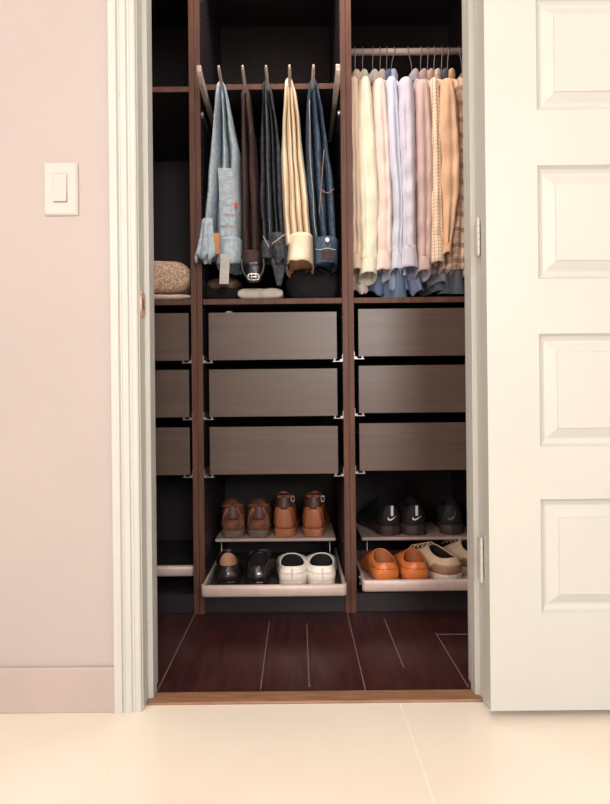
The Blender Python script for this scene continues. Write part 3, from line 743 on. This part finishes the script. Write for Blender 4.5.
def shoe(name, loc, rz, label, cat, group, mats, L=.285, W=.050, sole=.022, heel_z=.085, side_z=.06, front_z=.085, y_open=(.010,.135), w_open=.030,
         zexp=1.0, toe_bulge=.020, side=1, sole_grow=.003, laces=False, extra=None, heel_block=False, midline=0, topw=None, collar=None):
    """mats: upper, sole, lining, trim"""
    r = root(name, loc, label, cat, group, rz)
    up, so, li, tri = mats
    O = outline(L, W, 0, wprof, side)
    Rm = outline(y_open[1]-y_open[0], w_open, y_open[0], lambda s: ell(s)**.8, side*.3)
    n = len(O)
    def rimz(s): 
        return heel_z*(1-s)**2*1.0 + side_z*2*s*(1-s) + front_z*s*s
    def surf(i, v, off=0.):
        i0 = math.floor(i); f_ = i-i0; A = O[i0 % n]; B = O[(i0+1) % n]; C_ = Rm[i0 % n]; D_ = Rm[(i0+1) % n]
        ox, oy, os_ = [lerp(a_, b_, f_) for a_, b_ in zip(A, B)]; rx, ry, rs = [lerp(a_, b_, f_) for a_, b_ in zip(C_, D_)]
        fw = max(0, (os_-.35)/.65); ex = lerp(1.6, .75, fw); ez = lerp(1.0, zexp, fw); hv = v**ex; zv = v**ez
        x = lerp(ox, rx, hv); y = lerp(oy, ry, hv); z = lerp(sole, rimz(rs), zv); bul = math.sin(PI*v)
        z += toe_bulge*bul*fw**.5*(1-v*.3); x += math.copysign(.005*bul*min(1,abs(ox)/.02), ox)*(1-fw*.6); y -= .006*bul*(1-min(1, os_/.12))
        d = Vector((x, y-.045, 0)); d.normalize()
        return Vector((x, y, z)) + d*off
    r['_s'] = 0; SURF[r.name] = surf; del r['_s']
    m = MB(); rows = []; NV = 12
    for j in range(NV+1):
        v = j/NV; row = []
        for i in range(n):
            ox, oy, os_ = O[i]; rx, ry, rs = Rm[i]
            fw = max(0, (os_-.35)/.65)             # how far toward the toe
            ex = lerp(1.6, .75, fw); ez = lerp(1.0, zexp, fw)
            hv = v**ex; zv = v**ez
            x = lerp(ox, rx, hv); y = lerp(oy, ry, hv)
            z = lerp(sole, rimz(rs), zv)
            bul = math.sin(PI*v)
            z += toe_bulge*bul*fw**.5*(1-v*.3)
            x += math.copysign(.005*bul*min(1,abs(ox)/.02), ox)*(1-fw*.6)
            y -= .006*bul*(1-min(1, os_/.12)) 
            row.append((x, y, z))
        rows.append(row)
    m.loft(rows, False, False)
    # roll over the rim
    U = make('upper', m, up, r, smooth=True, local=True, solid=.0028)
    # lining and insole
    m = MB(); rows = []
    for v in (0,.15,.4,.7,1):
        row = []
        for i in range(n):
            rx, ry, rs = Rm[i]; ox, oy, os_ = O[i]
            cxm = (y_open[0]+y_open[1])/2
            k = .93
            x = lerp(rx*k, ox*.70*(1-.35*os_), v); y = cxm+(ry-cxm)*.94*lerp(1,1.0,v); z = lerp(rimz(rs)-.002, sole+.006, v)
            row.append((x, y, z))
        rows.append(row)
    m.loft(rows, False, True); make('insole', m, li, r, smooth=True, local=True)
    # sole
    m = MB(); rows = []
    for zz, gk in ((0,-.001),(.0015,sole_grow*.7),(sole*.55,sole_grow),(sole*.9,sole_grow),(sole+.002,sole_grow*.4)):
        row = []
        for x, y, s in O:
            nx = gk/W; z = zz
            if zz < sole*.3 and s > .75: z += .012*((s-.75)/.25)**2
            row.append((x*(1+nx), lerp(-gk, L+gk, s) if True else y, z))
        rows.append(row)
    m.loft(rows); S = make('sole', m, so, r, smooth=False, local=True, bevel=.001)
    # piping along the rim
    m = MB(); m.tube([(x, y, rimz(s)) for x, y, s in Rm]+[(Rm[0][0], Rm[0][1], rimz(0))], .0021, 7); make('rim_piping', m, tri, r, smooth=True, local=True)
    if laces:
        m = MB()
        for k in range(5):
            s = .0+k*.022; yy = y_open[1]+.006+s; zz = lerp(front_z, sole+.045, min(1, (k+.3)/5))*1.0+.006
            m.tube([(-.020-.001*k, yy, zz-.010),(-.008, yy+.002, zz+.001),(.008, yy+.002, zz+.001),(.020+.001*k, yy, zz-.010)], .0022, 6)
        make('laces', m, tri, r, smooth=True, local=True)
    if extra: extra(r, O, Rm, rimz)
    return r
def heel_patch(r, name, pts, yfun, mtl, thick=.0015, label=None):
    """flat shape in (x,z) laid on the heel curve"""
    m = MB(); a = [(x, yfun(x, z)-thick, z) for x, z in pts]; b = [(x, yfun(x, z)+.002, z) for x, z in pts]
    m.loft([a, b]); return make(name, m, mtl, r, local=True, label=label)
def hy(base=0.0, w=.036):
    return lambda x, z: base + .030*(1-math.sqrt(max(0, 1-(min(abs(x),w*.98)/w)**2)))
M_suede = mat('brown_suede', (.25,.10,.060), .85, spec=.2, col2=(.11,.042,.030), scale=28, bump=.3)
M_bsole = mat('taupe_rubber_sole', (.16,.105,.09), .6, var=.15, scale=40)
M_tanl = mat('polished_tan_leather', (.46,.14,.055), .30, spec=.6, col2=(.20,.055,.026), scale=14)
M_tansole = mat('tan_stacked_sole', (.42,.15,.07), .4, var=.2, scale=60, stretch=(1,1,6))
M_tanpull = mat('dark_brown_pull', (.085,.030,.022), .5, var=.2)
M_blk = mat('black_leather_gloss', (.022,.018,.020), .20, spec=.9, var=.2)
M_insole = mat('tan_insole', (.55,.30,.20), .6, var=.1)
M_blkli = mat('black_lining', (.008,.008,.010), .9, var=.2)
M_whl = mat('white_leather', (.90,.86,.78), .4, var=.06, scale=8)
M_whs = mat('white_rubber', (.68,.61,.53), .5, var=.06)
M_snk = mat('black_knit', (.010,.009,.012), .7, var=.4, scale=120, bump=.4)
M_snks = mat('dark_rubber', (.050,.032,.030), .45, var=.3, scale=20)
M_wmark = mat('white_mark', (.82,.80,.78), .5, var=.03)
M_greym = mat('dull_grey_mark', (.10,.085,.085), .5, var=.1)
M_orl = mat('orange_tan_leather', (.72,.22,.06), .33, spec=.5, col2=(.60,.16,.04), scale=12)
M_ors = mat('orange_tan_sole', (.40,.12,.035), .5, var=.15)
M_orin = mat('loafer_inside', (.40,.13,.05), .6, var=.15)
M_sand = mat('sand_suede', (.66,.50,.34), .85, var=.15, scale=30, bump=.2)
M_brp = mat('brown_heel_leather', (.36,.20,.13), .6, var=.2, scale=25)

TRZ = .092+.010           # tray surface
STZ = .214                # raised stand surface
def stand(a, b, y0, y1, label):
    r = root('shoe_stand', ((a+b)/2, (y0+y1)/2, TRZ), label, 'shoe stand', 'raised shoe stands on the pull-out trays')
    m = MB(); m.box(a, b, y0, y1, STZ-.012, STZ, front=0); make('stand_top', m, M_tray, r, bevel=.004)
    for x in (a+.022, b-.022):
        m = MB(); m.tube([(x,y0+.012,STZ-.012),(x,y0+.012,TRZ+.002),(x,y1-.012,TRZ+.002),(x,y1-.012,STZ-.012)], .0025, 8); make('wire_leg', m, M_metal, r, smooth=True)
sa = P(215, 540, 2.14).x; sb = P(336, 540, 2.14).x
stand(sa, sb, 2.14, 2.42, 'taupe raised shoe stand holding the brown shoes and tan boots')
ra = P(361.5, 540, 2.14).x
stand(ra, ra+.435, 2.14, 2.42, 'taupe raised shoe stand holding the black sneakers')

def pos(px, Y, z): return (P(px, 540, Y).x, Y, z)
# brown suede chukka shoes
def ex_suede(r, O, R, rz_):
    patch(r, 'heel_counter', (6.5, 5.0), .02, .50, M_suede, .0016)
    patch(r, 'heel_strip', (1.6, 1.0), .40, .97, M_tanpull, .0026)
    stitch(r, 'heel_stitching', [[(-4.5+2.6*k/8, .10+.72*k/8) for k in range(9)], [(4.5-2.6*k/8, .10+.72*k/8) for k in range(9)]], M_thread, .0010)
    m = MB(); ring = [Vector((x*1.10, lerp(R[0][1]-.003, y, min(1, .15+s)), rz_(s)-.008)) for x, y, s in R]
    m.tube(ring+[ring[0]], .006, 8); make('padded_collar', m, M_suede, r, smooth=True, local=True)
for px, lb, sd, tw in ((232.5,'left brown suede ankle shoe on the raised stand, farthest from the tan boots',-1,.10),(258.5,'right brown suede ankle shoe, next to the tan boots',1,-.03)):
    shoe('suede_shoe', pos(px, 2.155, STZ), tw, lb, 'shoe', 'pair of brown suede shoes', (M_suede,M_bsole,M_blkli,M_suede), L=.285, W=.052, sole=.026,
         heel_z=.128, side_z=.118, front_z=.122, y_open=(.006,.105), w_open=.034, zexp=1.9, side=sd, laces=True, extra=ex_suede, sole_grow=.006)
# tan leather boots
def ex_boot(r, O, R, rz_):
    patch(r, 'heel_strip', (3.6, 1.7), .03, .62, M_tansole, .0020, label='lighter tan heel strip')
    patch(r, 'back_panel', (4.6, 5.6), .66, .97, M_tanpull, .0020, label='dark brown back panel')
    patch(r, 'pull_loop', (1.2, 1.2), .62, 1.0, M_tanpull, .0042)
    stitch(r, 'heel_stitching', [[(-5.2+2.4*k/8, .06+.55*k/8) for k in range(9)], [(5.2-2.4*k/8, .06+.55*k/8) for k in range(9)]], M_tansole, .0009)
    m = MB(); ring = [Vector((x*1.05, lerp(R[0][1]-.003, y, min(1,.1+s)), .108)) for x, y, s in R]; m.tube(ring+[ring[0]], .0035, 8)
    make('ankle_strap', m, M_tanpull, r, smooth=True, local=True)
    m = MB(); ring = [Vector((x*1.02, lerp(R[0][1]-.002, y, min(1,.1+s)), .148)) for x, y, s in R]; m.tube(ring+[ring[0]], .003, 8)
    make('collar_band', m, M_tanl, r, smooth=True, local=True)
    m = MB(); m.tube([(.034+.006*math.cos(a), .02, .138+.011*math.sin(a)) for a in [2*PI*k/16 for k in range(17)]], .0014, 6)
    make('buckle', m, M_steelb, r, smooth=True, local=True)
for px, lb, sd, tw in ((284,'left polished tan ankle boot on the raised stand, beside the suede shoes',-1,.02),(313.5,'right polished tan ankle boot, at the stand\'s right end',1,-.12)):
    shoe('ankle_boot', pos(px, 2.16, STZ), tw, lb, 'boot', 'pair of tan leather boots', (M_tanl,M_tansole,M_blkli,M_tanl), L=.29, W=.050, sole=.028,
         heel_z=.152, side_z=.150, front_z=.150, y_open=(.008,.098), w_open=.028, zexp=2.3, side=sd, laces=True, extra=ex_boot, sole_grow=.006)
# black leather lace shoes on the lower tray
def ex_blk(r, O, R, rz_):
    m = MB()
    for s in (-1, 1):
        m.tube([(s*.006,.118,.086),(s*.026,.100,.100),(s*.040,.080,.082),(s*.034,.105,.070)], .0016, 6)
    if r.name.endswith('.001'): make('lace_loops', m, M_blk, r, smooth=True, local=True)
    patch(r, 'heel_counter', (4.5, 2.8), .03, .78, M_blk, .0018)
for px, lb, sd, tw, Y in ((228,'left black leather lace shoe with tan insole, on the lower tray',-1,.12,1.93),(256,'right black leather lace shoe, beside the white slip-on shoes',1,-.10,1.925)):
    shoe('lace_shoe', (P(px,580,Y).x, Y, TRZ), tw, lb, 'shoe', 'pair of black leather lace shoes', (M_blk,M_blk,M_insole if sd < 0 else M_blkli,M_blk), L=.285, W=.048, sole=.018,
         heel_z=.066, side_z=.060, front_z=.088, y_open=(.010,.115), w_open=.031, zexp=1.2, side=sd, laces=True, extra=ex_blk)
# white slip-ons
def ex_wh(r, O, R, rz_):
    heel_patch(r, 'heel_tab', [(-.003,.022),(.003,.022),(.003,.066),(-.003,.066)], hy(-.0065), M_whs, .001)
    m = MB(); pts = [(x*1.04, lerp(-.008, y, min(1, s*20)) if s < .05 else y, .050) for x, y, s in O if s < .30]
    pts.sort(key=lambda p: p[0]); m.tube(pts, .0012, 6); make('heel_stitching', m, M_whs, r, smooth=True, local=True)
for px, lb, sd, tw in ((292,'left white leather slip-on shoe, beside the black lace shoes',-1,.02),(322.5,'right white leather slip-on shoe, at the lower tray\'s right end',1,-.02)):
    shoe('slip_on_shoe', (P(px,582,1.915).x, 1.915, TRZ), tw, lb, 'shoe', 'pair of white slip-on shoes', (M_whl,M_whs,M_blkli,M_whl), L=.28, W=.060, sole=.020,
         heel_z=.068, side_z=.060, front_z=.084, y_open=(.006,.120), w_open=.041, zexp=1.2, side=sd, extra=ex_wh)
# black sneakers with white swoosh
def swoosh(cx, cz, s, flip=1):
    top = [(-1.0,-.10),(-.86,-.32),(-.62,-.42),(-.3,-.36),(.2,-.12),(1.1,.42)]
    bot = [(1.1,.42),(.1,-.36),(-.35,-.62),(-.75,-.68),(-1.0,-.48),(-1.03,-.25)]
    up_ = [(-.78,.22),(-.92,.05)]
    pts = [(-.66,.28),(-.74,.02),(-.62,-.16),(-.38,-.17),(.1,-.04),(1.15,.42),(.25,-.22),(-.3,-.50),(-.68,-.55),(-.95,-.38),(-1.0,-.08),(-.85,.14)]
    return [(cx+flip*x*s, cz+z*s) for x, z in pts][::-1]
def ex_snk(marks):
    def f(r, O, R, rz_):
        if marks:
            heel_patch(r, 'pull_tab', [(-.0045,.075),(.0045,.075),(.0045,.112),(-.0045,.112)], hy(-.0085), M_wmark, .0018, label='white vertical heel tab')
            # logo built as a thin shape that follows the heel
            pts = swoosh(0, .066, .0165); m = MB()
            f0 = hy(-.0085)
            # triangulated strip: upper and lower edge sampled together
            upE = [(-.0140,.0705),(-.0130,.0670),(-.0110,.0640),(-.0060,.0632),(0,.0650),(.008,.0685),(.0175,.0735)]
            loE = [(-.0160,.0665),(-.0162,.0620),(-.0130,.0585),(-.0075,.0575),(-.001,.0600),(.007,.0650),(.0175,.0733)]
            a = []; b = []
            for (xu,zu),(xl,zl) in zip(upE, loE):
                m_ = ( (xu, f0(xu,zu)-.0018, zu), (xl, f0(xl,zl)-.0018, zl), (xl, f0(xl,zl)+.001, zl), (xu, f0(xu,zu)+.001, zu) ); a.append(list(m_))
            m.loft(a); make('swoosh_mark', m, M_wmark, r, local=True, label='white curved tick logo')
        m = MB()
        for s in (-1,1):
            m.tube([(s*.034,.06,.034),(s*.040,.12,.030),(s*.046,.18,.028)], .003, 6)
        make('midsole_line', m, M_snks, r, smooth=True, local=True)
        if not marks:
            heel_patch(r, 'heel_panel', [(-.016,.062),(-.008,.055),(.006,.060),(.016,.078),(.012,.094),(.012,.076),(.002,.067),(-.008,.064)], hy(-.0085), M_greym, .001, label='dull grey curved heel mark')
    return f
for px, lb, sd, tw, Y, mk in ((391.5,'left black sneaker with white tick logo, beside the wardrobe post',-1,.22,2.165,True),(416.5,'right black sneaker with white tick logo, middle of its stand',1,.03,2.165,True),
                          (451.5,'dark unmarked sneaker with brownish sole, right of the two with white ticks',-1,-.15,2.17,False)):
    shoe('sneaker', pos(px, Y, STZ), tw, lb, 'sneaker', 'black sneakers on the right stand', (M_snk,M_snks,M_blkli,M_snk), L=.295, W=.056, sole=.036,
         heel_z=.112, side_z=.080, front_z=.120, y_open=(.002,.115), w_open=.033, zexp=1.5, side=sd, laces=True, extra=ex_snk(mk), sole_grow=.007)
# orange tan loafers
def ex_loaf(r, O, R, rz_):
    m = MB(); pts = [(x*1.05, (y-.006) if s < .06 else y, .050) for x, y, s in O if s < .5]; pts.sort(key=lambda p: p[0]); 
    m.tube(pts, .0012, 6); make('heel_stitching', m, M_ors, r, smooth=True, local=True)
    m = MB(); m.box(-.006,.006,-.004,.002,.050,.068); make('heel_tab', m, M_orl, r, local=True, bevel=.002)
for px, lb, sd, tw in ((388,'left orange-tan loafer at the left end of the right tray',-1,.12),(418,'right orange-tan loafer, beside the sand coloured shoes',1,.0)):
    shoe('loafer', (P(px,578,1.95).x, 1.95, TRZ), tw, lb, 'loafer', 'pair of orange-tan loafers', (M_orl,M_ors,M_orin,M_orl), L=.28, W=.058, sole=.014,
         heel_z=.068, side_z=.052, front_z=.092, y_open=(.006,.105), w_open=.036, zexp=1.25, side=sd, extra=ex_loaf)
# sand coloured sneakers
def ex_sand(r, O, R, rz_):
    patch(r, 'heel_panel', (8.5, 7.5), .04, .62, M_brp, .0020, label='brown leather heel panel')
    stitch(r, 'panel_stitching', [[(-7.5+15*k/14, .56) for k in range(15)]], M_sand, .0009)
for k, (x, y, tw, lb, sd) in enumerate(((P(455,578,1.965).x, 1.965, .50, 'sand suede sneaker with brown heel panel, turned beside the loafers', -1),
                         (P(489,578,2.00).x, 2.03, .42, 'sand suede sneaker mostly hidden behind the right door jamb', 1))):
    shoe('suede_sneaker', (x, y, TRZ), tw, lb, 'sneaker', 'pair of sand suede sneakers', (M_sand,M_whs,M_blkli,M_sand), L=.28, W=.060, sole=.024,
         heel_z=.080, side_z=.062, front_z=.104, y_open=(.004,.115), w_open=.034, zexp=1.4, side=sd, laces=True, extra=ex_sand, sole_grow=.005)

# ------------------------------------------------------------------ light
def area(name, loc, rot, sx, sy, e, col):
    l = bpy.data.lights.new(name, 'AREA'); l.shape = 'RECTANGLE'; l.size = sx; l.size_y = sy; l.energy = e; l.color = col
    o = link(bpy.data.objects.new(name, l)); o.location = loc; o.rotation_euler = rot; return o
area('window_daylight', ((WX0+WX1)/2, RY0-.02, (WZ0+WZ1)/2), (PI/2,0,0), WX1-WX0-.05, WZ1-WZ0-.05, 60, (1.0,.97,.94))
area('jamb_fill_light', (RX0+.02, -1.25, 1.45), (PI/2,0,-PI/2), 1.25, 1.15, 60, (1.0,.85,.77))  # added fill to brighten the right jamb, no window known on this side
area('closet_ceiling_lamp', (.0, 1.72, RZ-.02), (0,0,0), .5, .16, 8.5, (1.0,.88,.80))
area('ceiling_lamp', (-.7, -.9, RZ-.03), (0,0,0), .9, .9, 16, (1.0,.93,.88))
w = bpy.data.worlds.new('World'); SC.world = w; w.use_nodes = True
w.node_tree.nodes['Background'].inputs[0].default_value = (.95,.85,.78,1); w.node_tree.nodes['Background'].inputs[1].default_value = .6

# ------------------------------------------------------------------ camera
cd = bpy.data.cameras.new('camera'); cam = link(bpy.data.objects.new('camera', cd)); SC.camera = cam
cd.sensor_fit = 'VERTICAL'; cd.sensor_height = 24; cd.lens = F*24/804
cd.shift_x = 7/804; cd.shift_y = 2/804; cd.clip_start = .02
cam.matrix_world = Matrix.Translation((0,0,H)) @ Matrix.Rotation(PI/2,4,'X') @ Matrix.Rotation(-.01,4,'Z')
vs = SC.view_settings; vs.view_transform = 'Standard'; vs.look = 'None'; vs.gamma = 1; vs.use_curve_mapping = False; vs.exposure = 0.38
